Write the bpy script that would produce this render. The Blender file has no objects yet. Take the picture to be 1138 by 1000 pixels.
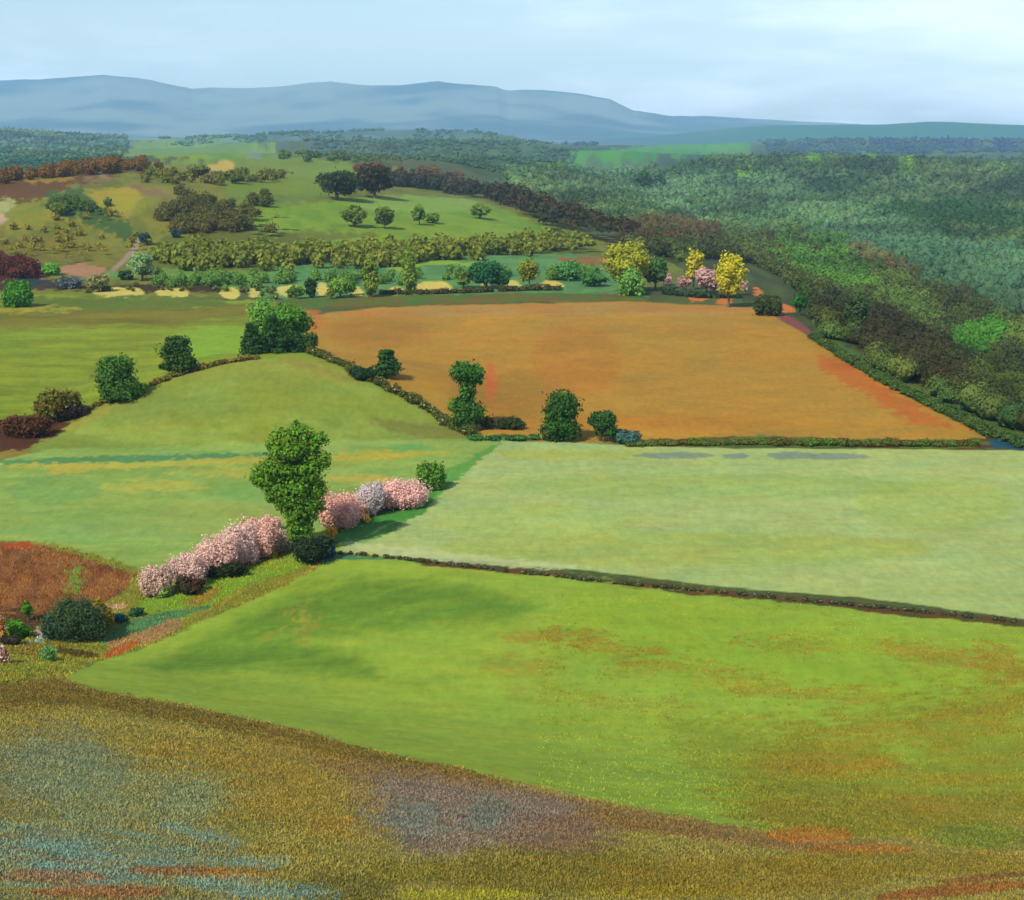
import bpy, math, random
import numpy as np
from mathutils import Vector

# ------------------------------------------------------------------ basics
F = 1563.0; CX = 569.0; CY = 500.0; HOR = 142.0
PITCH = math.atan((CY - HOR) / F)
scene = bpy.context.scene
col = scene.collection
R = np.random.RandomState

def lin(c):
    c = np.asarray(c, float) / 255.0
    return np.where(c <= 0.04045, c / 12.92, ((c + 0.055) / 1.055) ** 2.4)
ALB = 0.33; ALT = 0.72          # display colour -> base colour (exposure and sun make up the rest)
def alb(c): return lin(c) * ALB
def albt(c):
    return lin(c) * ALT * (np.array([1.0, .97, .72]) if c[1] > c[2] * 1.3 else 1.12)      # leaves (they shade one another, so the leaf itself is paler than the crown looks)

def hash2(ix, iy, seed):
    h = (ix.astype(np.int64) * 374761393 + iy.astype(np.int64) * 668265263 + seed * 1442695041) & 0xffffffff
    h = ((h ^ (h >> 13)) * 1274126177) & 0xffffffff
    h = h ^ (h >> 16)
    return (h & 0xffffff) / float(0xffffff)
def vnoise(x, y, seed=0):
    ix = np.floor(x); iy = np.floor(y); fx = x - ix; fy = y - iy
    fx = fx * fx * (3 - 2 * fx); fy = fy * fy * (3 - 2 * fy)
    a = hash2(ix, iy, seed); b = hash2(ix + 1, iy, seed); c = hash2(ix, iy + 1, seed); d = hash2(ix + 1, iy + 1, seed)
    return (a * (1 - fx) + b * fx) * (1 - fy) + (c * (1 - fx) + d * fx) * fy
def fbm(x, y, seed=0, octv=4, gain=0.5):
    s = 0; a = 1.0; t = 0
    for o in range(octv):
        s = s + a * vnoise(x, y, seed + o * 17); t += a; a *= gain; x = x * 2.03 + 11.3; y = y * 2.03 + 5.7
    return s / t                      # 0..1
def sst(a, b, x):
    t = np.clip((x - a) / (b - a), 0, 1); return t * t * (3 - 2 * t)

# ------------------------------------------------------------------ terrain height (metres, eye at z = 0)
PX_PROF = np.array([-900, -500, -200, 0, 60, 130, 180, 225, 290, 340, 375, 420, 450, 490, 540, 600, 650, 675, 700, 740, 800, 860, 920, 960, 1000, 1040, 1080, 1138, 1300, 1700, 2200], float)
PY_PROF = np.array([100, 92, 98, 93.5, 91, 85, 91, 102, 100, 97, 93, 97, 98, 93, 96.5, 98, 103, 107, 119, 125, 128, 131, 134, 136, 138, 139, 139, 138, 130, 120, 125], float)
def height(x, y):
    x = np.asarray(x, float); y = np.asarray(y, float)
    z = np.full(np.broadcast(x, y).shape, -56.0)
    yy = np.maximum(y, 1.0)
    # gentle swells of the valley floor
    z = z + 1.0 * (fbm(x / 70, y / 70, 3, 2) - 0.5) * sst(120, 300, y)
    # right-hand valley behind the ploughed field
    d = sst(84, 190, x + 0.02 * (y - 300)) * sst(246, 300, y)
    z = z - 26 * d
    # plain far right / centre falls lower
    z = z - 12 * sst(480, 900, y) * sst(-120, 120, x) * (1 - d)
    far = sst(700, 1500, y)
    z = z + far * 26 * (fbm(x / 900 + 3, y / 700, 21, 3) - 0.5)
    # ploughed field crowns slightly
    z = z + 1.6 * np.exp(-((x - 25) / 60) ** 2 - ((y - 370) / 70) ** 2)
    # mound
    rr = ((x + 52) / 50) ** 2 + ((y - 296) / 53) ** 2
    z = z + 8.4 * np.clip(1 - rr, 0, 1) ** 1.5
    # hills at left
    z = z + 30 * np.exp(-((x + 270) / 235) ** 2 - ((y - 960) / 240) ** 2)
    z = z + 6 * np.exp(-((x + 190) / 90) ** 2 - ((y - 760) / 80) ** 2)
    z = z + 24 * np.exp(-((x + 340) / 260) ** 2 - ((y - 1650) / 260) ** 2)
    z = z + 30 * np.exp(-((x - 500) / 420) ** 2 - ((y - 2300) / 330) ** 2)
    z = z + 22 * np.exp(-((x + 900) / 500) ** 2 - ((y - 2300) / 400) ** 2)
    # low far ridges
    z = z + 58 * (.8 + .4 * fbm(x / 260, y / 260, 61, 3)) * np.exp(-((x + 330) / 640) ** 2 - ((y - 4700) / 420) ** 2)
    z = z + 30 * (.6 + .8 * fbm(x / 300, y / 200, 63, 3)) * np.exp(-((x + 100) / 900) ** 2 - ((y - 3500) / 220) ** 2)
    z = z + 52 * np.exp(-((x + 1900) / 700) ** 2 - ((y - 4300) / 500) ** 2)
    z = z + 42 * np.exp(-((x - 1700) / 1300) ** 2 - ((y - 5600) / 500) ** 2)
    z = z + 118 * (0.75 + 0.5 * fbm(x / 500, y / 900, 55, 3)) * np.exp(-((x - 2550) / 620) ** 2 - ((y - 7900) / 500) ** 2)
    z = z + 92 * np.exp(-((x - 1500) / 700) ** 2 - ((y - 8100) / 500) ** 2)
    # mountains
    px = CX + F * x / yy
    hm = (HOR - np.interp(px, PX_PROF, PY_PROF)) / F * 12000 + 56
    rug = fbm(x / 900, y / 900, 77, 4)
    m = np.exp(-(np.abs((y - 12000) / 1700)) ** 1.6)
    hm = hm + 34 * (fbm(x / 420, y / 2500, 83, 4) - .5) * np.clip(hm / 150, 0, 1)
    z = z + sst(8200, 9500, y) * (hm * m * (1 + (0.36 * rug - .2) * sst(0, 1500, np.abs(y - 12000))) )
    # near hillside the viewer stands on
    dd = y + 0.42 * x
    hz = -20.5 - 0.285 * dd + 1.2 * (fbm(x / 22, y / 22, 9, 2) - 0.5)
    k = 3.0
    h = np.clip(0.5 + 0.5 * (hz - z) / k, 0, 1)
    z = z * (1 - h) + hz * h + k * h * (1 - h)
    z = z + 0.18 * (fbm(x / 5, y / 5, 31, 2) - 0.5) * sst(30, 60, y)
    return z

DD = np.exp(np.linspace(math.log(22), math.log(16000), 2600))
cp, sp = math.cos(PITCH), math.sin(PITCH)
def ray(px, py):
    a = (px - CX) / F; b = -(py - CY) / F
    dx, dy, dz = a, cp + b * sp, -sp + b * cp
    return dx / dy, dz / dy
def at(px, py, D=None):
    rx, rz = ray(px, py)
    if D is None:
        y = DD; g = height(rx * y, y) - rz * y
        i = np.argmax(g > 0)
        if not (g > 0).any(): i = len(DD) - 2
        if i == 0: D = DD[0]
        else:
            lo, hi = DD[i - 1], DD[i]
            m = np.linspace(lo, hi, 24); g = height(rx * m, m) - rz * m; j = max(1, int(np.argmax(g > 0)))
            D = float(m[j - 1] + (m[j] - m[j - 1]) * (-g[j - 1]) / (g[j] - g[j - 1] + 1e-12))
    return rx * D, D
def uv(x, y): return CX + F * x / y, HOR + F * 56.0 / y      # plan coordinates, compressed with distance
def at_uv(px, py):
    x, y = at(px, py); return uv(x, y)

# ------------------------------------------------------------------ ground colours: fields, tracks, soil patches, some painted shading and haze blue
def in_poly(P, u, v):
    n = len(P); inside = np.zeros(u.shape, bool); dist = np.full(u.shape, 1e9)
    for i in range(n):
        x1, y1 = P[i]; x2, y2 = P[(i + 1) % n]
        if y1 != y2:
            c = ((y1 > v) != (y2 > v)) & (u < (x2 - x1) * (v - y1) / (y2 - y1) + x1)
            inside ^= c
        ex, ey = x2 - x1, y2 - y1; L = ex * ex + ey * ey + 1e-9
        t = np.clip(((u - x1) * ex + (v - y1) * ey) / L, 0, 1)
        dist = np.minimum(dist, np.hypot(u - x1 - t * ex, v - y1 - t * ey))
    return np.where(inside, dist, -dist)
LAY = []
def P(pts, c, soft=2, rag=3, op=1.0, region=None, flat=False, sx=22, sy=4, rot=0, c2=None, mix=0.5):
    if flat: Q = [(a, b) for a, b in pts]
    else: Q = [at_uv(a, b) for a, b in pts]
    LAY.append(dict(P=np.array(Q), c=alb(c), c2=None if c2 is None else alb(c2), soft=soft, rag=rag, op=op, region=region, sx=sx, sy=sy, rot=math.radians(rot), mix=mix, seed=len(LAY) * 7 + 5))
def E(cx, cy, rx, ry, c, rot=0, **k):      # an elliptical patch of ground
    a = math.radians(rot); n = 14
    pts = []
    for i in range(n):
        t = 2 * math.pi * i / n; p, q = rx * math.cos(t), ry * math.sin(t)
        pts.append((cx + p * math.cos(a) - q * math.sin(a), cy + p * math.sin(a) + q * math.cos(a)))
    k.setdefault('soft', 3); k.setdefault('rag', 4)
    if cy > 640 and ry >= 5: k['rag'] = max(k['rag'], ry * .8); k['soft'] = max(k['soft'], ry * .6); k.setdefault('sx', max(16, rx * .8)); k.setdefault('sy', max(4, ry * .45))
    P(pts, c, rot=rot, **k)

# --- distant country, its haze partly painted into the colours
P([(-200,150),(140,150),(175,163),(120,189),(40,197),(-200,204)], (52,112,88), c2=(110,156,116), soft=3, rag=4, sx=60)
P([(-200,141),(300,139),(460,134),(640,141),(900,150),(900,166),(640,166),(-200,170)], (60, 110, 84), c2=(120,156,116), soft=2, sx=50, sy=.6)
P([(-200,146),(320,143),(640,141),(640,150),(-200,153)], (116,146,112), c2=(160,180,136), soft=2, sx=60, sy=.5, op=.7)
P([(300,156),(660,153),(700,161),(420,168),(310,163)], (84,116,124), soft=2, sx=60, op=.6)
P([(430,168),(640,160),(860,158),(1260,160),(1260,520),(1110,480),(880,340),(700,262),(560,212)], (52,82,44), c2=(86,116,62), soft=3, sx=90, sy=9, rot=-8)
P([(600,146),(1260,140),(1260,163),(1000,158),(860,153),(700,156)], (16,60,112), soft=2)  # deep blue of distant air put into the ground colour
P([(560,186),(640,186),(900,190),(980,230),(880,262),(760,240),(620,216)], (76,114,70), c2=(98,136,88), op=.7, soft=8, rag=10, sx=50)
P([(632,181),(640,168),(700,163),(820,157),(842,170),(760,174),(700,178)], (60,146,8), c2=(84,164,14), soft=1.5)
E(800,178,56,7,(58,98,36),soft=4,rag=6); E(816,172,18,9,(96,148,46)); E(594,177,11,5,(92,148,40),rot=30); E(616,188,8,5,(92,148,40),rot=30)
E(906,181,9,7,(100,150,44)); E(966,175,8,7,(98,146,50)); E(1008,187,9,6,(104,148,44)); E(1112,192,14,3,(84,124,54)); E(832,196,12,7,(92,140,50),rot=30)
E(930,214,40,12,(52,88,52),op=.7); E(1060,245,90,16,(44,88,36),rot=4,op=.9,rag=8)
P([(880,262),(990,300),(1140,360),(1240,400),(1240,300),(1100,280),(960,240)], (78,122,84), op=.75, soft=8, rag=8)
P([(870,262),(960,290),(1060,330),(1240,400),(1240,620),(1130,560),(1095,492),(960,410),(850,345),(760,305),(700,272),(790,262)], (66,78,30), c2=(84,104,36), soft=4, rag=8, sx=26, sy=16, rot=30)
E(920,300,58,26,(74,120,34),rot=20,rag=10,op=.9); E(1090,383,36,15,(70,130,30),rot=-14); E(1010,345,40,14,(88,118,46),rot=25,op=.8)
E(1000,392,90,24,(58,52,20),rot=28,soft=10,rag=10,op=.8); E(980,296,40,9,(104,104,58),rot=22,op=.8); E(740,262,60,14,(84,62,30),op=.8)
# --- hills left
P([(-200,206),(60,194),(150,186),(250,177),(400,183),(480,192),(560,222),(690,268),(760,300),(760,318),(-200,340)], (112,124,36), c2=(138,142,46), soft=2, rag=4, sx=26, sy=10)
P([(-200,208),(60,196),(150,185),(160,190),(90,205),(60,216),(30,226),(-200,232)], (110,76,26), soft=3, rag=5)
P([(130,172),(150,159),(240,157),(306,160),(312,178),(240,181),(180,178)], (134,168,40), c2=(112,156,60), soft=1.5)
E(250,185,19,6,(206,186,80),soft=1.5,rag=2); E(292,175,18,5,(132,156,140),soft=1.5); E(112,190,10,5,(90,130,120)); E(150,183,10,5,(70,120,118))
P([(260,180),(330,172),(400,184),(360,222),(300,236),(250,226)], (124,152,40), soft=4, rag=6)
P([(250,240),(330,226),(430,218),(525,222),(580,240),(650,266),(560,276),(400,290),(310,266)], (122,164,34), c2=(138,176,46), soft=3, rag=4)
P([(392,226),(430,219),(525,222),(540,232),(470,236),(400,234)], (146,182,70), soft=3, rag=3)
E(360,262,60,5,(114,112,38),op=.7); E(300,222,60,4,(112,128,52),op=.7)
P([(-200,240),(40,226),(80,214),(150,206),(160,226),(130,246),(60,252),(-200,262)], (158,152,40), c2=(138,144,38), soft=3, rag=5)
P([(88,232),(106,212),(150,207),(160,222),(130,240),(104,240)], (170,160,42), soft=2)
E(50,196,40,4,(176,150,40),op=.7,rag=6); E(108,200,18,4,(152,128,84)); E(170,214,26,4,(140,116,78),rot=14); E(190,238,16,6,(142,124,86)); E(205,238,6,4,(180,134,96))
E(2,228,14,7,(182,186,116)); E(0,244,8,5,(206,174,140))
P([(50,214),(90,208),(100,226),(150,254),(160,266),(140,270),(104,250),(60,238)], (72,104,40), soft=3, rag=5)
E(236,250,40,14,(78,76,26),soft=6,rag=8,op=.8)
P([(-200,264),(60,262),(140,280),(130,300),(60,294),(-200,280)], (140,136,32), c2=(122,118,34), soft=4, rag=5, sx=30, sy=4, rot=12)
P([(-200,275),(0,278),(40,290),(62,304),(40,312),(-200,320)], (84,30,20), soft=3, rag=6)
P([(180,262),(300,258),(420,280),(640,268),(640,284),(300,302),(190,300)], (104,116,32), soft=4, rag=5)
P([(115,306),(121,308),(160,266),(155,262)], (176,150,120), soft=.8, rag=.6)
E(92,300,27,7,(190,142,104),soft=1.5,rag=2); 
P([(-200,316),(60,312),(120,318),(220,314),(330,320),(330,326),(60,322),(-200,326)], (74,56,24), soft=2, rag=3)
E(40,313,22,4,(36,62,70)); E(82,312,14,4,(60,82,104)); E(205,303,32,7,(116,160,60)); E(132,305,14,5,(110,164,66))
# --- valley strip with meadows
P([(240,318),(300,296),(420,286),(640,282),(700,292),(720,330),(500,331),(330,336)], (88,146,86), c2=(106,164,84), soft=2, rag=3)
P([(200,306),(300,300),(300,314),(220,314)], (110,156,56), soft=2)
P([(618,286),(700,286),(700,296),(630,293)], (150,110,48), soft=2)
P([(456,290),(500,290),(540,292),(536,297),(500,294),(462,295)], (152,188,50), soft=1, rag=2); E(440,297,14,4,(150,186,60))
P([(300,334),(420,328),(560,326),(700,326),(720,334),(330,342)], (84,124,44), c2=(120,104,40), soft=1.5, rag=2)
for a,b,w,h in ((132,326,25,4.5),(192,326,16,5.5),(255,326,10,5),(283,326,6,4.5),(322,324,14,5),(358,322,5,6),(396,325,6,4),(440,324,8,4),(482,320,18,5),(539,319,5,4),(570,318,7,5),(612,318,13,4)):
    E(a,b-1,w*1.15,h*1.3,(226,212,104),soft=1,rag=2)
# --- mound
th = np.linspace(0, 2 * math.pi, 26)[:-1]
mound_uv = [uv(-52 + 48 * math.cos(t), 296 + 49.5 * math.sin(t)) for t in th]
P([(-200,512),(0,508),(40,480),(120,455),(500,455),(560,486),(560,500),(-200,520)], (140,166,66), soft=2, rag=2)
P(mound_uv, (142,164,56), c2=(154,176,72), soft=2, rag=3, flat=True, region='mound', sx=40, sy=8)
E(270,412,110,16,(158,166,66),op=.5,soft=10); E(330,450,130,16,(146,164,56),op=.7,soft=10); E(180,455,110,18,(134,156,66),op=.6,soft=10); E(470,478,60,8,(134,132,58),op=.7,soft=5,rot=10)
E(350,410,50,5,(158,150,60),op=.7,soft=4,rot=18); E(90,468,50,5,(168,164,64),rot=-26,op=.7)
# --- olive field left
P([(-200,326),(60,327),(200,334),(300,334),(345,346),(345,396),(290,397),(250,403),(200,416),(160,430),(120,445),(90,458),(50,476),(0,490),(-200,500)], (130,150,32), c2=(148,172,36), soft=2, rag=3, sx=60, region='olive_field')
P([(-200,346),(120,342),(290,338),(300,352),(200,360),(-200,372)], (122,120,30), c2=(140,136,34), soft=5, rag=6, sx=60)
P([(-200,336),(80,330),(240,330),(260,340),(100,346),(-200,352)], (104,128,34), soft=4, rag=5); E(30,343,60,4,(176,168,50),op=.8,rag=6)
P([(180,372),(240,362),(280,364),(280,398),(200,400)], (142,182,44), soft=4, rag=3)
# --- ploughed field
BROWN = [(334,351),(430,341),(560,338),(700,335),(846,343),(862,352),(905,378),(970,418),(1030,452),(1096,480),(1096,489),(980,492),(860,487),(720,492),(600,492),(560,482),(530,484),(512,478),(480,457),(440,436),(400,416),(375,403),(345,392)]
P(BROWN, (196,150,46), c2=(188,146,48), soft=1.5, rag=1.5, sx=60, sy=16, region='ploughed_field')
P([(340,351),(430,342),(560,339),(700,336),(840,343),(800,350),(600,350),(400,353)], (188,152,70), c2=(196,140,56), soft=3, rag=3, sx=50)
P([(905,392),(940,400),(1000,440),(1060,474),(1010,470),(960,436),(915,412)], (204,112,30), soft=5, rag=8, op=.85)
E(560,440,60,30,(168,120,34),op=.5,soft=14); E(640,400,50,40,(190,124,32),op=.5,soft=14); E(420,370,60,16,(176,120,38),op=.5,soft=14); E(720,470,160,8,(198,134,34),op=.6,soft=8)
E(545,425,7,22,(216,112,46),soft=5,op=.8); E(345,358,14,14,(206,124,50),soft=5,op=.8); E(776,331,10,4,(222,134,52),soft=1.5); E(806,334,9,4,(216,128,54),soft=1.5); E(872,342,12,4,(222,132,54),rot=10,soft=1); E(842,325,5,4,(222,128,54),soft=1)
P([(862,347),(880,352),(905,370),(896,371),(866,354)], (150,84,80), soft=1, rag=1)
P([(905,376),(1000,430),(1095,478),(1180,520),(1180,500),(1100,465),(1000,415),(920,374)], (70,112,52), soft=2, rag=3, c2=(100,118,50))
P([(700,489),(860,484),(1000,489),(1150,488),(1250,505),(1250,520),(1100,500),(860,495),(700,499)], (92,130,44), c2=(92,60,36), soft=1.5, rag=2, sx=30, sy=3)
E(1125,492,26,8,(30,86,110),soft=3)
# --- left edge of the mound
P([(-200,520),(-200,470),(0,466),(70,452),(100,452),(50,488),(20,505),(0,516)], (92,56,24), soft=3, rag=4); E(18,506,26,7,(152,138,52),soft=2)
# --- meadow with yellow streaks, centre left
MEAD = [(-200,512),(0,512),(60,498),(200,496),(400,488),(560,488),(540,500),(500,530),(470,552),(420,560),(372,590),(330,606),(280,600),(200,628),(150,640),(100,622),(0,604),(-200,600)]
P(MEAD, (146,182,82), c2=(158,190,92), soft=2, rag=2, sx=60, sy=5, region='streaked_meadow')
P([(0,512),(120,506),(300,503),(300,508),(100,515),(0,518)], (96,156,92), soft=2, rag=3); P([(0,515),(130,514),(290,507),(440,505),(500,500),(500,505),(300,516),(140,521),(0,519)], (192,190,72), soft=1.5, rag=4, op=.9)
E(75,522,26,4,(190,188,76)); E(170,540,60,7,(178,190,80),rag=8); E(240,525,60,4,(182,190,78),rag=6); E(420,506,50,5,(190,184,66),rot=-4,rag=6); E(400,532,40,4,(192,186,80),rag=5); E(455,498,30,4,(120,182,90)); E(300,488,40,5,(148,160,56))
E(60,545,50,16,(130,178,90),op=.7,soft=8,rag=8); E(250,575,80,22,(164,188,90),op=.7,soft=12); E(90,590,90,10,(146,186,96),op=.7,soft=8); E(390,555,40,12,(146,164,84),op=.7,soft=6); E(300,548,60,10,(132,184,88),op=.7,soft=8)
# --- pale field
PALE = [(556,488),(700,495),(820,498),(1000,499),(1250,503),(1250,712),(1138,688),(960,664),(800,652),(640,632),(520,622),(420,614),(372,606),(420,582),(470,560),(505,530)]
P(PALE, (180,204,124), c2=(178,204,120), soft=1.5, rag=1.5, sx=120, sy=8, region='pale_field')
E(800,540,260,14,(158,194,92),op=.5,soft=8); E(760,610,280,20,(174,196,82),op=.6,soft=12); E(600,580,120,20,(176,204,98),op=.5,soft=12); E(1040,560,90,30,(176,200,88),op=.5,soft=12); E(640,505,90,6,(182,198,90),op=.7)
for a,b,w,h in ((748,506,42,4.5),(818,507,14,4),(880,506,26,5),(930,507,34,5)): E(a,b,w*1.1,h*.8,(134,158,140),soft=1.5,rag=2,op=.85)
P([(380,608),(420,590),(470,556),(478,530),(500,520),(560,490),(546,500),(500,540),(440,588),(400,606)], (104,170,70), soft=2.5, rag=4)
P([(366,602),(392,582),(440,566),(480,536),(486,548),(470,572),(430,582),(400,600)], (80,156,62), soft=1.5, rag=2)
P([(365,612),(390,600),(430,606),(520,616),(640,628),(640,634),(520,628),(420,620)], (196,214,150), soft=3, rag=4, op=.8); E(408,616,14,2,(200,196,60),soft=1.5)
# --- band of dark bank between
P([(372,614),(430,618),(520,626),(640,638),(760,652),(900,664),(1000,674),(1140,690),(1240,704),(1240,716),(1140,698),(1000,686),(900,672),(760,662),(640,648),(520,634),(430,624)], (108,72,36), c2=(82,82,40), soft=1.5, rag=2.5)
# --- scrubby strip at left
P([(-200,598),(0,600),(60,604),(140,626),(170,640),(330,600),(372,608),(384,640),(345,650),(262,692),(165,735),(90,762),(0,760),(-200,765)], (132,140,46), c2=(150,148,50), soft=2, rag=4, region='rough_ground', sx=30, sy=8, rot=-25)
P([(-200,604),(0,603),(40,604),(100,622),(152,638),(128,664),(90,680),(0,690),(-200,700)], (156,106,54), c2=(132,84,44), soft=2.5, rag=4, sx=12, sy=14, rot=70, region='bare_earth')
E(84,645,6,14,(120,150,50),soft=2,rag=3,rot=10); E(20,606,18,4,(180,84,36)); E(10,690,50,12,(96,70,44),soft=6)
P([(150,672),(200,640),(260,640),(340,618),(350,626),(270,652),(200,690),(170,686)], (130,168,44), soft=3, rag=4); E(320,624,70,7,(142,170,50),rot=-16,rag=5); E(225,664,22,7,(156,138,50),rot=-24)
P([(120,700),(160,684),(240,672),(190,690),(130,716),(108,716)], (92,140,84), soft=2, rag=3)
P([(118,714),(190,688),(206,688),(196,702),(160,716),(124,724)], (168,136,84), soft=1.5, rag=2); E(134,722,22,4.5,(186,108,44),rot=-24,soft=1.5,rag=2); E(128,674,12,4,(208,170,130),soft=1.5); E(46,704,7,5,(206,190,170),soft=1,rag=1)
P([(20,716),(60,704),(58,710),(30,718)], (150,176,160), soft=1, rag=1); E(50,722,40,8,(140,130,44)); E(84,726,26,4,(92,82,28),rot=8); E(54,724,9,6,(110,160,100))
P([(300,660),(350,630),(355,634),(310,656),(240,690),(170,724),(165,720),(240,684)], (160,150,60), soft=2, rag=3)
E(405,622,60,5,(80,150,90),rot=2,soft=4,op=.8); E(384,624,24,6,(70,140,100))
# --- bright green field
BRIGHT = [(74,752),(110,734),(170,716),(240,684),(320,650),(372,622),(430,622),(520,632),(640,644),(760,660),(900,672),(1000,684),(1140,697),(1260,714),(1260,930),(1138,925),(980,940),(850,934),(700,906),(560,876),(450,852),(330,820),(200,791),(100,774)]
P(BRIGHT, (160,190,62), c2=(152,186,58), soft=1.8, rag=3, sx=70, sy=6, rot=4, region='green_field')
P([(150,740),(260,690),(330,652),(400,640),(520,648),(600,676),(560,692),(440,700),(330,712),(400,730),(420,752),(280,742),(180,746)], (92,140,38), c2=(118,160,44), soft=26, rag=6, op=.8, sx=90, sy=12, rot=-12)  # dark diagonal shading painted into the green of the field
E(336,692,12,16,(150,158,54),soft=4,rag=5,rot=30); E(300,706,20,4,(142,162,48),rot=-30)
P([(640,650),(900,690),(1100,720),(1240,720),(1240,780),(1000,800),(760,760),(620,720)], (148,186,44), soft=20, rag=16, op=.6)
for a,b,w,h,r,o in ((610,708,50,7,2,.75),(690,722,46,5,4,.7),(650,705,28,4,3,.7),(580,738,44,6,0,.6),(760,740,60,5,4,.6),(870,715,60,4,3,.6),(900,770,90,8,2,.6),(1050,730,70,6,6,.7),(1020,722,60,4,6,.6),(1120,740,50,16,20,.8),(700,780,70,5,3,.45),(820,755,50,5,0,.5),(600,768,40,4,0,.45),(1090,790,90,12,-10,.75),(700,745,30,4,0,.5)):
    E(a,b,w,h,(172,146,50),rot=r,op=o*.8,soft=6,rag=10)
P([(860,810),(960,790),(1060,770),(1260,740),(1260,925),(980,935),(860,925),(790,880),(820,850)], (160,142,40), c2=(146,152,44), soft=60, rag=26, op=.72, sx=60, sy=7, rot=-4)
P([(740,800),(830,800),(900,830),(880,870),(760,850)], (142,150,42), soft=20, rag=16, op=.5)
E(1010,838,24,16,(150,180,56),op=.7,rag=8,soft=4); E(905,878,60,6,(124,138,42),rot=4,op=.45,soft=8,rag=12); E(1030,895,40,9,(180,160,52),rot=8,op=.8,soft=5); E(920,850,80,9,(172,142,44),op=.6,rag=10)
# --- hillside in front
HILL = [(-300,764),(0,762),(60,752),(100,764),(200,782),(330,810),(450,842),(560,866),(700,896),(850,924),(980,930),(1138,908),(1400,905),(1400,1400),(-300,1400)]
HILLUV = [(-900,560.),(-300,430.)] 
P(HILL, (144,138,66), c2=(154,144,66), soft=4, rag=8, sx=40, sy=18, rot=10, region='hillside')
P([(-200,764),(0,760),(60,754),(100,764),(200,783),(330,812),(560,868),(560,880),(400,848),(220,806),(100,786),(-200,790)], (112,94,30), soft=7, rag=9, op=.75)
P([(300,832),(420,846),(560,872),(700,900),(850,928),(1000,940),(900,950),(720,925),(560,915),(420,876)], (138,112,66), soft=7, rag=10, op=.85)
P([(390,872),(430,862),(560,878),(640,890),(640,925),(560,945),(470,955),(410,915)], (138,130,112), c2=(136,116,102), soft=44, rag=26, op=.9)
E(460,912,26,22,(116,138,124),op=.55,soft=16,rag=20); E(540,905,26,20,(112,128,112),op=.6,soft=8,rag=8); E(620,930,60,22,(132,108,84),op=.8,soft=10,rag=10)
E(620,970,150,26,(122,114,38),op=.7,soft=12,rag=12); E(820,975,160,24,(140,124,42),op=.8,soft=12,rag=12); E(380,990,60,20,(106,104,44),op=.7,soft=10,rag=10); E(450,970,50,12,(128,124,44),op=.7)
E(140,860,190,34,(146,138,60),op=.6,soft=16,rag=12); E(250,850,120,34,(154,134,54),op=.6,soft=16,rag=12); E(330,885,90,26,(154,134,54),op=.6,soft=14,rag=12)
P([(-200,830),(80,800),(160,850),(220,910),(300,960),(300,1010),(-200,1010)], (136,140,96), c2=(144,136,72), soft=22, rag=18, op=.85, sx=30, sy=14, rot=35)
E(70,950,150,40,(122,158,132),op=.6,soft=20,rag=20,c2=(144,146,92)); E(150,880,110,30,(140,150,100),op=.6,soft=20,rag=16)
E(60,860,80,34,(126,144,112),op=.6,soft=16,rag=16); E(40,945,80,20,(120,164,150),op=.8,soft=16,rag=24,c2=(140,138,100)); E(120,965,90,16,(120,164,150),op=.75,soft=16,rag=24,c2=(140,140,110)); E(225,928,46,6,(116,168,158),rot=14,op=.55,rag=14,soft=14); E(240,980,40,8,(116,168,158),op=.6,rag=16,soft=14); E(270,958,40,6,(116,168,158),op=.5,rag=16,soft=14)
E(210,890,34,24,(132,150,110),op=.6,soft=10,rag=10); E(60,975,60,8,(160,110,70),op=.6,rag=9); E(110,992,80,8,(164,104,66),op=.6,rag=8); E(200,968,60,5,(160,104,52),op=.7,rag=8); E(260,972,40,6,(170,126,44),op=.6,rag=14,soft=12); E(310,992,60,8,(116,168,158),op=.55,rag=16,soft=14)
E(1000,905,190,22,(150,140,48),op=.7,rag=20,soft=22); E(900,928,50,9,(184,118,46),op=.6,rag=8,soft=6); E(960,945,60,6,(180,112,40),op=.6,rag=6); E(1060,990,90,7,(150,84,40),rot=-5,op=.7,rag=8,soft=3); E(1100,975,60,4,(124,60,36),rot=-6,op=.6,rag=5)
E(1090,930,60,14,(120,136,40),op=.8,rag=8); E(1000,960,160,16,(140,124,36),op=.7,rag=10,soft=8); E(370,918,30,12,(170,132,48),op=.5,rag=16,soft=16); E(520,995,80,6,(160,160,44),op=.8,rag=6); E(730,992,100,6,(150,140,40),op=.7,rag=6)

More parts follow.
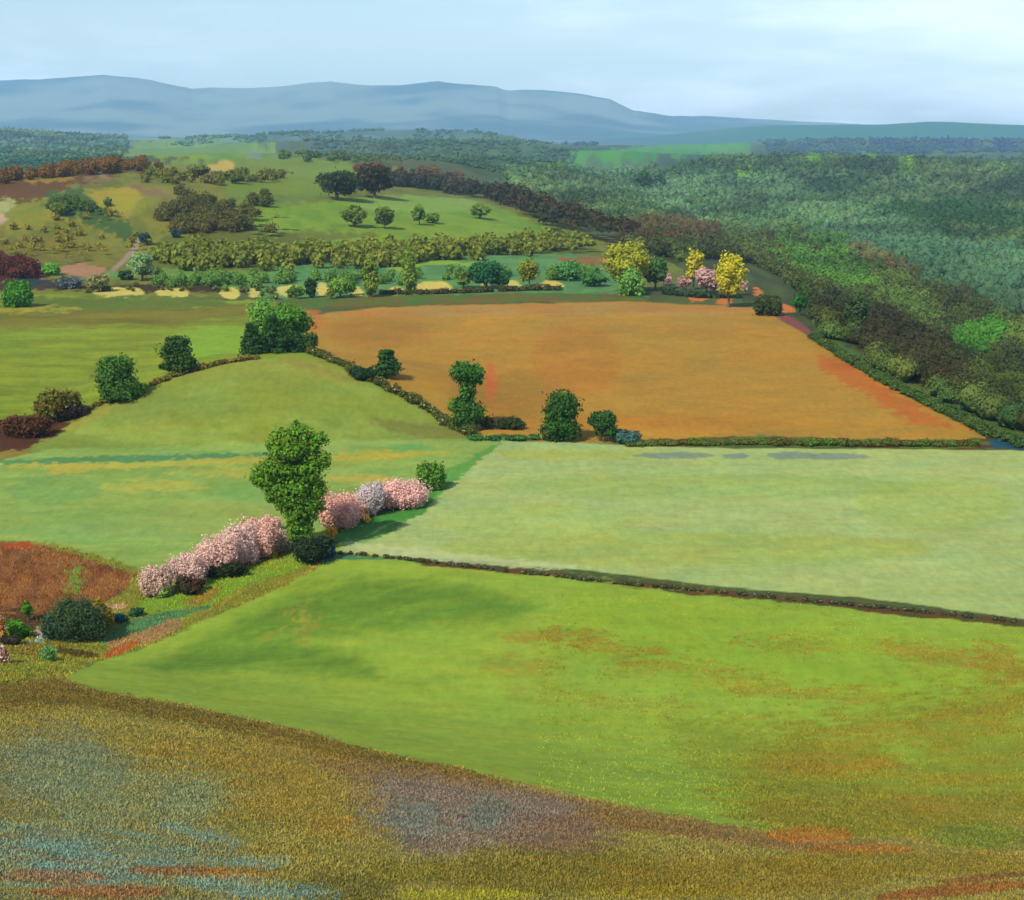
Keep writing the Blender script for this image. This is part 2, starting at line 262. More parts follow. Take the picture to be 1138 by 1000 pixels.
REG = ['ground'] + [l['region'] for l in LAY if l['region']]
def colour_at(x, y, want_region=False):
    u, v = uv(x, np.maximum(y, 15.0))
    n0 = fbm(u / 40, v / 12, 1, 3)[:, None]
    C = alb((70, 92, 44)) * (1 - n0) + alb((96, 112, 56)) * n0
    reg = np.zeros(x.shape, np.int32); ri = 0
    for l in LAY:
        if l['region']: ri += 1
        Q = l['P']; m = l['soft'] + l['rag'] + 2
        s = np.nonzero((u > Q[:, 0].min() - m) & (u < Q[:, 0].max() + m) & (v > Q[:, 1].min() - m) & (v < Q[:, 1].max() + m))[0]
        if len(s) == 0: continue
        us, vs = u[s], v[s]
        ca, sa = math.cos(l['rot']), math.sin(l['rot'])
        a = (us * ca + vs * sa); b = (-us * sa + vs * ca)
        sd = in_poly(Q, us, vs)
        st = fbm(a / l['sx'], b / l['sy'] , l['seed'], 4, 0.62)
        jag = fbm(a / (l['sx'] * .35), b / max(l['sy'] * .5, 1.6), l['seed'] + 3, 3, 0.6)
        k = sst(-l['soft'] * .5, l['soft'] * .5, sd + l['rag'] * 2.4 * (jag - 0.5) * (1 + 1.2 * (l['rag'] > 8))) * l['op']
        cc = l['c'][None, :]
        if l['c2'] is not None:
            w = sst(0.35, 0.65, st)[:, None]; cc = cc * (1 - w) + l['c2'][None, :] * w
        C[s] = C[s] * (1 - k[:, None]) + cc * k[:, None]
        if l['region']: reg[s[k > 0.5]] = ri
    # brushed grain of crop and grass
    g = fbm(u / 26, v / 2.2, 201, 4, 0.65); g2 = fbm(u / 90, v / 16, 207, 3, 0.6); g3 = fbm(u / 5, v / 5, 209, 2)
    f = 1 + 0.24 * (g - 0.5) + 0.24 * (g2 - 0.5) + 0.08 * (g3 - .5)
    C = C * f[:, None]
    hue = (fbm(u / 60, v / 7, 211, 3, 0.6) - 0.5)
    C[:, 0] *= 1 + 0.30 * hue; C[:, 2] *= 1 - 0.30 * hue
    C = np.clip(C, 0.004, 0.8)
    return (C, reg) if want_region else C

# ------------------------------------------------------------------ materials
def mat_base(name):
    m = bpy.data.materials.new(name); m.use_nodes = True
    nt = m.node_tree; b = nt.nodes['Principled BSDF']; return m, nt, b
def ground_mat():
    m, nt, b = mat_base('ground_surface'); N = nt.nodes; L = nt.links
    at_ = N.new('ShaderNodeAttribute'); at_.attribute_name = 'tint'
    tc = N.new('ShaderNodeTexCoord')
    n1 = N.new('ShaderNodeTexNoise'); n1.inputs['Scale'].default_value = 0.9; n1.inputs['Detail'].default_value = 9; n1.inputs['Roughness'].default_value = 0.72
    mp = N.new('ShaderNodeMapping'); mp.inputs['Scale'].default_value = (1, 0.45, 1); mp.inputs['Rotation'].default_value = (0, 0, 0.2)
    L.new(tc.outputs['Object'], mp.inputs['Vector']); L.new(mp.outputs[0], n1.inputs['Vector'])
    r = N.new('ShaderNodeMapRange'); r.inputs[1].default_value = 0.3; r.inputs[2].default_value = 0.7; r.inputs[3].default_value = 0.84; r.inputs[4].default_value = 1.16
    L.new(n1.outputs[0], r.inputs[0])
    mx = N.new('ShaderNodeVectorMath'); mx.operation = 'SCALE'
    L.new(at_.outputs['Color'], mx.inputs[0]); L.new(r.outputs[0], mx.inputs['Scale'])
    L.new(mx.outputs[0], b.inputs['Base Color'])
    b.inputs['Roughness'].default_value = 0.95; b.inputs['Specular IOR Level'].default_value = 0.1
    bp = N.new('ShaderNodeBump'); bp.inputs['Strength'].default_value = 0.5; bp.inputs['Distance'].default_value = 0.12
    L.new(n1.outputs[0], bp.inputs['Height']); L.new(bp.outputs[0], b.inputs['Normal'])
    return m
def leaf_mat():
    m, nt, b = mat_base('foliage'); N = nt.nodes; L = nt.links
    a = N.new('ShaderNodeAttribute'); a.attribute_name = 'tint'
    L.new(a.outputs['Color'], b.inputs['Base Color'])
    b.inputs['Roughness'].default_value = 0.75; b.inputs['Specular IOR Level'].default_value = 0.2
    tr = N.new('ShaderNodeBsdfTranslucent'); L.new(a.outputs['Color'], tr.inputs[0])
    ms = N.new('ShaderNodeMixShader'); ms.inputs[0].default_value = 0.38
    out = N['Material Output']
    L.new(b.outputs[0], ms.inputs[1]); L.new(tr.outputs[0], ms.inputs[2]); L.new(ms.outputs[0], out.inputs['Surface'])
    return m
def bark_mat():
    m, nt, b = mat_base('bark'); N = nt.nodes; L = nt.links
    n = N.new('ShaderNodeTexNoise'); n.inputs['Scale'].default_value = 6; n.inputs['Detail'].default_value = 6
    cr = N.new('ShaderNodeValToRGB'); cr.color_ramp.elements[0].color = (0.02, 0.015, 0.01, 1); cr.color_ramp.elements[1].color = (0.11, 0.085, 0.06, 1)
    L.new(n.outputs[0], cr.inputs[0]); L.new(cr.outputs[0], b.inputs['Base Color']); b.inputs['Roughness'].default_value = 0.9
    return m
def wood_mat():
    m, nt, b = mat_base('weathered_wood'); N = nt.nodes; L = nt.links
    n = N.new('ShaderNodeTexNoise'); n.inputs['Scale'].default_value = 9
    cr = N.new('ShaderNodeValToRGB'); cr.color_ramp.elements[0].color = (0.18, 0.17, 0.11, 1); cr.color_ramp.elements[1].color = (0.36, 0.34, 0.24, 1)
    L.new(n.outputs[0], cr.inputs[0]); L.new(cr.outputs[0], b.inputs['Base Color']); return m
MG, ML, MB, MW = ground_mat(), leaf_mat(), bark_mat(), wood_mat()

# ------------------------------------------------------------------ mesh helpers
def make_mesh(name, V, Fc, C=None, mat=None, parent=None, smooth=False):
    """V (n,3); Fc (m,k) all the same k, or a list of such arrays; C (n,3) point colours"""
    Fl = Fc if isinstance(Fc, list) else [Fc]
    me = bpy.data.meshes.new(name)
    me.vertices.add(len(V)); me.vertices.foreach_set('co', np.ascontiguousarray(V, np.float32).ravel())
    loops = np.concatenate([f.ravel() for f in Fl]).astype(np.int32)
    tot = np.concatenate([np.full(len(f), f.shape[1]) for f in Fl]).astype(np.int32)
    st = np.concatenate([[0], np.cumsum(tot)[:-1]]).astype(np.int32)
    me.loops.add(len(loops)); me.loops.foreach_set('vertex_index', loops)
    me.polygons.add(len(tot)); me.polygons.foreach_set('loop_start', st); me.polygons.foreach_set('loop_total', tot)
    if smooth: me.polygons.foreach_set('use_smooth', np.ones(len(tot), bool))
    me.update(calc_edges=True)
    if C is not None:
        ca = me.color_attributes.new('tint', 'FLOAT_COLOR', 'POINT')
        ca.data.foreach_set('color', np.hstack([C, np.ones((len(C), 1))]).astype(np.float32).ravel())
    if mat: me.materials.append(mat)
    o = bpy.data.objects.new(name, me); col.objects.link(o)
    if parent is not None: o.parent = parent
    return o
def tag(o, label=None, cat=None, group=None, kind=None):
    if label: o['label'] = label
    if cat: o['category'] = cat
    if group: o['group'] = group
    if kind: o['kind'] = kind
    return o
def leaf_quads(Pn, Nn, size, rng):
    n = len(Pn)
    Nn = Nn + rng.normal(0, 0.6, (n, 3)); Nn /= np.linalg.norm(Nn, axis=1)[:, None] + 1e-9
    t = np.cross(Nn, rng.normal(0, 1, (n, 3))); t /= np.linalg.norm(t, axis=1)[:, None] + 1e-9
    b = np.cross(Nn, t); s = (size * rng.uniform(0.6, 1.35, n))[:, None]
    V = np.stack([Pn - t * s, Pn - b * s * .62, Pn + t * s, Pn + b * s * .62], 1).reshape(-1, 3)
    return V, np.arange(4 * n).reshape(n, 4)
def ico(sub):
    import bmesh
    bm = bmesh.new(); bmesh.ops.create_icosphere(bm, subdivisions=sub, radius=1)
    V = np.array([v.co[:] for v in bm.verts]); Fi = np.array([[v.index for v in f.verts] for f in bm.faces]); bm.free(); return V, Fi
ICO1, ICO2 = ico(1), ico(2)
def foliage(lobes, colour, rng, leaf=0.3, dens=1.0, c2=None, flowers=None, core=0.68, jitter=0.42, maxn=16000):
    """lobes: list of (x,y,z, rx,ry,rz). returns V, [quads, tris], C"""
    Vs, Qs, Ts, Cs = [], [], [], []; base = 0
    area = [4 * math.pi * ((l[3] * l[4]) ** 1.6 / 3 + (l[3] * l[5]) ** 1.6 / 3 + (l[4] * l[5]) ** 1.6 / 3) ** (1 / 1.6) for l in lobes]
    tot = sum(area) * dens * 1.5 / (leaf * leaf * 1.2); k = min(1, maxn / tot)
    ca = albt(colour); cb = ca * 1.35 if c2 is None else albt(c2)
    for l, A in zip(lobes, area):
        n = max(14, int(A * dens * 1.5 / (leaf * leaf * 1.2) * k))
        d = rng.normal(0, 1, (n, 3)); d /= np.linalg.norm(d, axis=1)[:, None]
        bump = 0.68 + 0.62 * vnoise(d[:, 0] * 2.3 + l[0] * 3 + 40, d[:, 1] * 2.3 + d[:, 2] * 1.7 + l[2] * 3 + 40, 5)
        r = bump * (1 - jitter * rng.rand(n) ** 1.2 + 0.38 * rng.rand(n) ** 5)
        rad = np.array(l[3:6]); Pn = np.array(l[0:3]) + d * rad * r[:, None]
        keep = Pn[:, 2] > 0.02; Pn, d2 = Pn[keep], (d / rad)[keep]
        if len(Pn) == 0: continue
        d2 /= np.linalg.norm(d2, axis=1)[:, None]
        V, Q = leaf_quads(Pn, d2, leaf * (1 if k > .99 else k ** -0.5), rng)
        lobev = rng.rand()
        w = np.clip(0.5 * lobev + 0.5 * vnoise(Pn[:, 0] * 1.1 / (leaf * 3) + 9, Pn[:, 2] / (leaf * 3) + 7, 8) + rng.normal(0, .16, len(Pn)), 0, 1)
        C = ca * (1 - w[:, None]) + cb * w[:, None]
        C = C * rng.uniform(0.85, 1.15, len(Pn))[:, None]
        if flowers is not None:
            fl = rng.rand(len(Pn)) < flowers[1]; C[fl] = albt(flowers[0]) * rng.uniform(.8, 1.2, fl.sum())[:, None]
        Vs.append(V); Qs.append(Q + base); Cs.append(np.repeat(C, 4, 0)); base += len(V)
        if core:
            cv, cf = ICO2
            cr = core * (0.66 + 0.6 * vnoise(cv[:, 0] * 2.3 + l[0] * 3 + 40, cv[:, 1] * 2.3 + cv[:, 2] * 1.7 + l[2] * 3 + 40, 5))
            W = np.array(l[0:3]) + cv * rad * cr[:, None]; W[:, 2] = np.maximum(W[:, 2], 0.0)
            Vs.append(W); Ts.append(cf + base); Cs.append(np.tile(ca * .9, (len(W), 1))); base += len(W)
    F_ = [np.concatenate(Qs)] + ([np.concatenate(Ts)] if Ts else [])
    return np.concatenate(Vs), F_, np.clip(np.concatenate(Cs), 0.003, .8)
def tube(path, r0, r1, sides=8):
    path = np.array(path, float); n = len(path); V = []; Fq = []
    for i, p in enumerate(path):
        t = path[min(i + 1, n - 1)] - path[max(i - 1, 0)]; t /= np.linalg.norm(t) + 1e-9
        a = np.cross(t, [0.31, 0.9, 0.12]); a /= np.linalg.norm(a); b = np.cross(t, a)
        r = r0 + (r1 - r0) * i / (n - 1)
        for s in range(sides):
            q = 2 * math.pi * s / sides; V.append(p + r * (math.cos(q) * a + math.sin(q) * b))
    for i in range(n - 1):
        for s in range(sides): Fq.append((i * sides + s, i * sides + (s + 1) % sides, (i + 1) * sides + (s + 1) % sides, (i + 1) * sides + s))
    return np.array(V), np.array(Fq)
def join(parts):
    V, Fq, b = [], [], 0
    for v, f in parts: V.append(v); Fq.append(f + b); b += len(v)
    return np.concatenate(V), np.concatenate(Fq)

def lobes_for(kind, w, h, rng):
    """w half-width, h total height (metres)"""
    L = []
    if kind == 'round':
        L.append((0, 0, h * .56, w * .72, w * .72, h * .34))
        for i in range(9):
            a = rng.uniform(0, 6.28); e = rng.uniform(-.9, .95); rr = w * .55 * math.sqrt(1 - e * e * .7)
            s = rng.uniform(.30, .44)
            L.append((rr * math.cos(a), rr * math.sin(a), h * .56 + e * h * .28, w * s, w * s, min(w, h * .5) * s * .9))
    elif kind == 'tall':
        n = 8
        for i in range(n):
            t = i / (n - 1); ww = w * (0.62 + 0.3 * math.sin(math.pi * min(1, t * 1.1)) ) * (1 - .35 * t * t)
            L.append((rng.uniform(-.22, .22) * w, rng.uniform(-.2, .2) * w, h * (.16 + .74 * t), ww * .8, ww * .8, h * .13))
        for i in range(5):
            a = rng.uniform(0, 6.28); L.append((w * .5 * math.cos(a), w * .5 * math.sin(a), h * rng.uniform(.25, .8), w * .4, w * .4, h * .10))
    elif kind == 'cone':
        for i in range(7):
            t = i / 6; L.append((rng.uniform(-.1, .1) * w, rng.uniform(-.1, .1) * w, h * (.12 + .78 * t), w * (.95 - .68 * t), w * (.95 - .68 * t), h * .13))
    elif kind == 'shrub':
        L.append((0, 0, h * .42, w * .75, w * .7, h * .48))
        for i in range(7):
            a = rng.uniform(0, 6.28); s = rng.uniform(.34, .5)
            L.append((w * .58 * math.cos(a), w * .5 * math.sin(a), h * rng.uniform(.25, .68), w * s, w * s, h * s * .8))
    elif kind == 'waist':      # a top head, a slimmer middle and a broad foot
        for (x, z, r) in ((0, .84, .62), (-.38, .82, .42), (.42, .78, .45), (.1, .66, .42), (.0, .52, .42), (-.2, .34, .62), (.2, .26, .66), (0, .16, .72)):
            L.append((x * w, rng.uniform(-.15, .15) * w, z * h, r * w, r * w, h * .13))
    return L

UP = 0
def place(px, base, D):
    if D is None: x, y = at(px, base)
    else:
        rx, _ = ray(px, base); x, y = rx * D, D
    return x, y, float(height(x, y)) 
def m_per_px(px, py, D): return D / F * (1.0 / (cp * 1.0))
def z_at(py, D): return ray(CX, py)[1] * D
def tree(px, base, top, wpx, colour, kind, label, name='tree', cat='tree', group=None, D=None, c2=None, leaf=None, flowers=None, lobes=None, trunk=True, limbs=4, seed=None, dens=1.0, core=0.68, depth=1.0):
    seed = seed or int(px * 13 + base * 7); rng = R(seed % 100000)
    x, y, z = place(px, base, D)
    h = max(0.5, z_at(top, y) - z); w = wpx * y / F * .5 * 1.03
    if leaf is None: leaf = max(0.11, 1.8 * y / F)
    L = [(a * w, (b if b is not None else rng.uniform(-.3, .3)) * w, c * h, r1 * w, r1 * w * .95, r2 * h) for (a, b, c, r1, r2) in lobes] if lobes else lobes_for(kind, w, h, rng)
    if depth != 1: L = [(a, b * depth, c, d, e * depth, f) for a, b, c, d, e, f in L]
    V, Fc, C = foliage(L, colour, rng, leaf, dens, c2, flowers, core=core)
    if kind == 'shrub' and not trunk:
        o = make_mesh(name, V, Fc, C, ML); o.location = (x, y, z - .05); tag(o, label, cat, group); return o
    e = bpy.data.objects.new(name, None); col.objects.link(e); e.location = (x, y, z - .05); e.empty_display_size = .5; tag(e, label, cat, group)
    make_mesh('crown' if kind != 'shrub' else 'foliage', V, Fc, C, ML, e)
    parts = []; tr = max(0.10, w * (.09 if kind != 'shrub' else .05))
    parts.append(tube([(0, 0, -.3), (.03 * w, 0, h * .12), (-.04 * w, 0.02 * w, h * .3), (0.02 * w, 0, h * .55), (0, 0, h * .78)], tr, tr * .25))
    for i in range(limbs):
        l = L[(i * 2 + 1) % len(L)]; z0 = h * (.16 + .1 * i)
        mid = (l[0] * .45, l[1] * .45, z0 + (l[2] - z0) * .6)
        parts.append(tube([(0, 0, min(z0, l[2])), mid, (l[0] * .9, l[1] * .9, l[2])], tr * .5, tr * .12, 6))
    V, Fq = join(parts)
    make_mesh('trunk' if kind != 'shrub' else 'stems', V, Fq, None, MB, e, smooth=True)
    return e
def hedge(pts, hm, wm, colour, label, name='hedge', cat='hedge', group=None, c2=None, leaf=None, flowers=None, step=.9, D=None, seed=1, gap=0.0):
    rng = R(seed); W = []
    for i, p in enumerate(pts):
        W.append(np.array(at(*p) if len(p) == 2 else (ray(p[0], p[1])[0] * p[2], p[2])))
    o_ = W[0]; oz = float(height(o_[0], o_[1])); L = []
    for a, b in zip(W[:-1], W[1:]):
        n = max(1, int(np.hypot(*(b - a)) / (wm * step)))
        for i in range(n):
            if rng.rand() < gap: continue
            q = a + (b - a) * (i + rng.uniform(-.3, .3)) / n; hh = hm * rng.uniform(.7, 1.25); ww = wm * rng.uniform(.8, 1.2)
            L.append((q[0] - o_[0] + rng.uniform(-.1, .1) * wm, q[1] - o_[1] + rng.uniform(-.2, .2) * wm, float(height(q[0], q[1])) - oz + hh * .45, ww * .62, ww * .62, hh * .55))
    base = min(l[2] - l[5] for l in L)
    yy = np.mean([w[1] for w in W]); leaf = leaf or max(.1, 1.3 * yy / F)
    # foliage() keeps only z>0.02, so lift then sink
    L = [(a, b, c - base, d, e, f) for a, b, c, d, e, f in L]
    V, Fc, C = foliage(L, colour, rng, leaf, 1.0, c2, flowers, maxn=26000)
    o = make_mesh(name, V, Fc, C, ML); o.location = (o_[0], o_[1], oz + base); tag(o, label, cat, group); return o

# ------------------------------------------------------------------ build the ground
def build_ground():
    us = np.concatenate([np.linspace(-2600, -240, 40)[:-1], np.linspace(-240, -20, 40)[:-1], np.arange(-20, 1160, 2.3), np.linspace(1160, 1400, 40)[1:], np.linspace(1400, 3700, 40)[1:]])
    d = [2.0]
    while d[-1] < 17500:
        y = d[-1]
        k = .05 if y < 40 else .0024 if y < 270 else .0042 if y < 1100 else .011
        d.append(y * (1 + k))
    ds = np.array(d); nu, nd = len(us), len(ds)
    Dg, Ug = np.meshgrid(ds, us, indexing='ij'); X = ((Ug - CX) / F * Dg).ravel(); Y = Dg.ravel()
    Z = height(X, Y)
    C, reg = colour_at(X, Y, True)
    i = np.arange(nd - 1)[:, None] * nu + np.arange(nu - 1)[None, :]
    Q = np.stack([i, i + 1, i + 1 + nu, i + nu], -1).reshape(-1, 4)
    rq = reg[Q[:, 0]]
    yq = Y[Q[:, 0]]
    rq = np.where((rq == 0) & (yq > 6700), 101, np.where((rq == 0) & (yq > 3600), 100, rq))
    names = {0: 'ground', 100: 'hills', 101: 'mountains'}
    for k, n in enumerate(REG): 
        if k: names[k] = n
    V = np.stack([X, Y, Z], 1)
    for k in np.unique(rq):
        q = Q[rq == k]; idx, inv = np.unique(q.ravel(), return_inverse=True)
        c = C[idx]
        if k == 101:   # bare moorland with the blue of distant haze painted into its colour
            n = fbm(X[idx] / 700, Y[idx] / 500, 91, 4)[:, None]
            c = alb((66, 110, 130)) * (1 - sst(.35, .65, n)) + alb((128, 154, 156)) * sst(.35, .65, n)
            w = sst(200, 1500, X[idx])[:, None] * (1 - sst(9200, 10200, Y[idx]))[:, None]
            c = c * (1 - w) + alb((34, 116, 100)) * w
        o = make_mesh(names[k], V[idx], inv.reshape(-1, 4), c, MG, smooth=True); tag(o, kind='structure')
build_ground()

# ------------------------------------------------------------------ woodland masses
def woodland(name, label, inside, ymin, ymax, n, rad, leafn, seed, gain=1.0, spread=1.0, usefbm=None, umin=-60, umax=1200, core_sub=1, leafmul=1.0, tall=1.0, clear=(), shade=None):
    rng = R(seed); Vs, Qs, Ts, Cs = [], [], [], []; base = 0
    yy = np.exp(rng.uniform(math.log(ymin), math.log(ymax), n)); uu = rng.uniform(umin, umax, n)
    xx = (uu - CX) / F * yy
    u, v = uv(xx, yy)
    Q = np.array([at_uv(a, b) for a, b in inside]); k = in_poly(Q, u, v) > 0
    for pc in clear: k &= in_poly(np.array([at_uv(a, b) for a, b in pc]), u, v) < 0
    if usefbm: k &= fbm(u / usefbm[0], v / usefbm[1], seed, 3) > usefbm[2]
    xx, yy = xx[k], yy[k]; zz = height(xx, yy); C0 = colour_at(xx, yy) * gain * ALT / ALB
    if shade is not None: C0 = C0 * .35 + albt(shade) * .65  # far woods: bluish haze tint blended into the crown colour
    cv, cf = ICO2 if core_sub == 2 else ICO1
    for x, y, z, c in zip(xx, yy, zz, C0):
        r = rad(y) * rng.uniform(.7, 1.3); h = r * rng.uniform(.8, 1.2) * tall
        c = c * (.55 + .9 * float(vnoise(np.array(x / 55.), np.array(y / 75.), 71))) * rng.uniform(.88, 1.12) * np.array([rng.uniform(.9, 1.12), 1, rng.uniform(.88, 1.1)])
        ctr = np.array([x, y, z + h * .75])
        cr = .5 + .36 * rng.rand(len(cv)); W = ctr + cv * np.array([r, r, h]) * cr[:, None]
        Vs.append(W); Ts.append(cf + base); Cs.append(np.tile(c, (len(W), 1))); base += len(W)
        if leafn:
            m = leafn; d = rng.normal(0, 1, (m, 3)); d[:, 2] = np.abs(d[:, 2]) * .9 - .25; d /= np.linalg.norm(d, axis=1)[:, None]
            Pn = ctr + d * np.array([r, r, h]) * rng.uniform(.75, 1.05, m)[:, None]
            V, q = leaf_quads(Pn, d, max(.25, 1.4 * y / F) * leafmul, rng)
            cc = c * rng.uniform(.82, 1.2, m)[:, None]
            Vs.append(V); Qs.append(q + base); Cs.append(np.repeat(cc, 4, 0)); base += len(V)
    Fc = ([np.concatenate(Qs)] if Qs else []) + [np.concatenate(Ts)]
    o = make_mesh(name, np.concatenate(Vs), Fc, np.clip(np.concatenate(Cs), .003, .8), ML)
    tag(o, label, 'woodland', kind='stuff'); return o
CLR = [(622,190),(634,164),(700,158),(820,151),(856,168),(850,180),(760,188),(700,191)]
VW = [(892,262),(960,288),(1060,328),(1240,396),(1240,520),(1150,488),(1112,474),(962,406),(905,366),(890,326),(862,306),(835,292),(760,292),(690,272),(700,258),(800,256)]
woodland('valley_wood', 'dark olive wood filling the valley beyond the right edge of the orange field', VW, 240, 480, 1500, lambda y: 2.7, 330, 5, umin=640, umax=1240, core_sub=2, leafmul=1.15, gain=.82)
woodland('valley_wood', 'green trees filling the dip behind the yellow and pink trees', [(720,264),(760,256),(870,258),(1000,300),(960,318),(890,318),(862,304),(830,288),(760,284)], 430, 1100, 3600, lambda y: 3.2, 90, 25, umin=640, umax=1100, core_sub=1, leafmul=1.2, gain=1.05)
woodland('valley_wood', 'farther green and rust part of the valley wood below the hazy forest', VW, 480, 820, 2600, lambda y: 3.4, 110, 15, umin=640, umax=1240, core_sub=1, leafmul=1.2, gain=1.25)
woodland('forest', 'hazy blue-green forest covering the plain on the right', [(560,196),(640,190),(860,176),(1240,166),(1240,420),(1000,306),(880,262),(700,262),(600,232)], 620, 3500, 18000, lambda y: 2.5 + y / 520, 24, 6, umin=460, umax=1240, clear=[CLR])
woodland('forest', 'far belt of forest with deep haze blue painted in, below the teal hills at right', [(600,150),(700,156),(1240,158),(1240,170),(860,172),(640,166)], 2300, 5600, 6500, lambda y: y / 420, 5, 7, umin=560, umax=1240, tall=.6, shade=(0, 60, 96), clear=[CLR])  # the blue of the air is mixed into these crowns
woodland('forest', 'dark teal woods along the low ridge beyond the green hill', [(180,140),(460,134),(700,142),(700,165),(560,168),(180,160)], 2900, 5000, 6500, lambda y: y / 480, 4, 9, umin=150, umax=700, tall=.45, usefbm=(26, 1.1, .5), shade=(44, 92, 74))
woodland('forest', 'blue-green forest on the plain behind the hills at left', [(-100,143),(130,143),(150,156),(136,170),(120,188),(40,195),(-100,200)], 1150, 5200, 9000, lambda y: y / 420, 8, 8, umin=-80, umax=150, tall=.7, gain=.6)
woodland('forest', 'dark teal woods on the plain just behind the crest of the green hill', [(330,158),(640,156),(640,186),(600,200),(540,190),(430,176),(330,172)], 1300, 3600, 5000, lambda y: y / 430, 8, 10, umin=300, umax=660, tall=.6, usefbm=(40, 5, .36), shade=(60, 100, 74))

wl = lambda c: lambda: c
exec('''
def strip_wood(label, pts, n, rad, colour, seed, c2=None, spread=(6,10), hmul=1.0):
    rng = R(seed); W = [np.array(at(*p)) for p in pts]; L = []
    o_ = W[0].copy(); oz = float(height(*o_)) - 2
    for i in range(n):
        t = rng.uniform(0, len(W) - 1.001); k = int(t); q = W[k] + (W[k+1] - W[k]) * (t - k) + np.array([rng.normal(0, spread[0]), rng.normal(0, spread[1])])
        r = rad * rng.uniform(.7, 1.3); L.append((q[0]-o_[0], q[1]-o_[1], float(height(*q)) - oz + r*.8*hmul, r, r, r*hmul))
    V, Fc, C = foliage(L, colour, rng, 1.3 * float(np.mean([w[1] for w in W])) / F, .6, c2, maxn=30000)
    o = make_mesh('woodland', V, Fc, C, ML); o.location = (o_[0], o_[1], oz); tag(o, label, 'woodland', kind='stuff'); return o
''')
strip_wood('long dark wood running down the skyline from the green hill to the right', [(440,206),(500,212),(560,224),(600,240),(650,262),(690,270)], 220, 5.6, (40,54,28), 11, c2=(74,56,28), spread=(7,12), hmul=1.15)
strip_wood('rusty brown wood along the crest behind the dark hilltop trees', [(400,190),(460,192),(520,204),(560,214)], 50, 4.4, (98,70,34), 12, c2=(122,84,44), spread=(8,14))
strip_wood('brown scrubby copse on the olive hillside left of the green slope', [(190,252),(230,252),(262,256)], 46, 3.0, (84,84,30), 13, c2=(108,104,40), spread=(9,12))
strip_wood('olive scrub belt along the foot of the green hill', [(190,292),(300,288),(420,290),(520,280),(640,276)], 330, 3.3, (100,118,34), 14, c2=(128,138,42), spread=(6,16))
strip_wood('dark green tree line running down across the yellow hillside at left', [(62,228),(104,230),(140,256),(160,264)], 46, 2.2, (62,92,34), 41, c2=(84,108,40), spread=(4,8))
strip_wood('olive thicket along the crest left of the big dark hilltop pair', [(170,198),(240,203),(300,200),(350,192)], 80, 2.8, (96,108,34), 42, c2=(116,116,42), spread=(7,18))
strip_wood('dark copse on the hill between the olive thicket and the scrub belt', [(205,232),(236,240),(270,250),(290,262)], 90, 3.2, (72,80,26), 43, c2=(96,96,34), spread=(9,18))
strip_wood('low olive scrub scattered over the lower left hillside', [(0,262),(60,272),(120,282),(60,286)], 60, 1.8, (130,128,40), 44, c2=(146,140,46), spread=(12,24))
strip_wood('mixed green brush along the valley bottom behind the cream strips', [(180,314),(260,314),(340,312),(430,312),(520,308),(600,306),(660,306)], 120, 1.9, (86,136,62), 45, c2=(110,150,66), spread=(4,10))
strip_wood('brown and green brush lining the lane at the top of the olive field', [(120,322),(200,322),(280,322),(330,330)], 34, .9, (86,84,36), 46, c2=(104,128,50), spread=(3,5))
strip_wood('green trees on the far slope above the rusty brown wood', [(330,176),(400,178),(450,184),(500,192)], 70, 4.0, (70,100,50), 47, c2=(92,116,56), spread=(14,30))
strip_wood('rust brown wood on the skyline at the far left', [(-60,206),(40,198),(110,190),(160,187)], 70, 3.8, (100,72,26), 15, c2=(128,96,34), spread=(9,12))
strip_wood('dark maroon wood at the left edge above the olive field', [(-70,302),(0,302),(30,306)], 36, 3.0, (78,34,20), 16, c2=(96,44,26), spread=(4,7))
strip_wood('dark green wood behind the yellow trees at the far end of the orange field', [(700,268),(760,268),(820,274),(870,282)], 70, 3.6, (50,84,36), 17, c2=(94,66,36), spread=(6,10))

# ------------------------------------------------------------------ the trees and bushes one can count
G, DG = (84,132,34), (40,78,26)
# the big tree in the middle distance
MAIN = [(-.22,-.1,.88,.34,.09),(.15,0,.93,.30,.07),(.42,.1,.84,.34,.09),(-.45,0,.82,.26,.07),(0,-.2,.80,.42,.09),(-.35,-.15,.66,.46,.11),(-.70,0,.58,.38,.08),(-.92,0,.56,.16,.035),(.38,-.1,.66,.36,.11),(.05,.1,.64,.40,.12),(-.30,-.1,.50,.40,.09),(.08,-.25,.50,.38,.11),(.50,.05,.50,.26,.09),(-.55,.1,.44,.24,.05),(.36,-.1,.38,.32,.09),(.60,0,.50,.24,.07),(-.78,-.1,.66,.24,.06),(.74,0,.72,.22,.07),(.70,0,.88,.2,.05),(-.2,0,.40,.34,.08),(.15,-.2,.34,.36,.09),(.16,.1,.27,.28,.08),(.12,-.1,.19,.34,.08),(-.1,0,.34,.24,.10),(.1,0,.24,.26,.08),(.02,-.1,.16,.22,.08),(.62,.1,.36,.16,.05),(.10,0,1.005,.07,.02)]
tree(330, 614, 470, 86, (66,120,26), 'round', 'tall ragged green tree standing alone where the hedges meet, biggest tree in view', 'broadleaf_tree', lobes=MAIN, c2=(112,166,46), leaf=.22, limbs=8, core=.5, dens=.9, flowers=((130,108,40),.05))
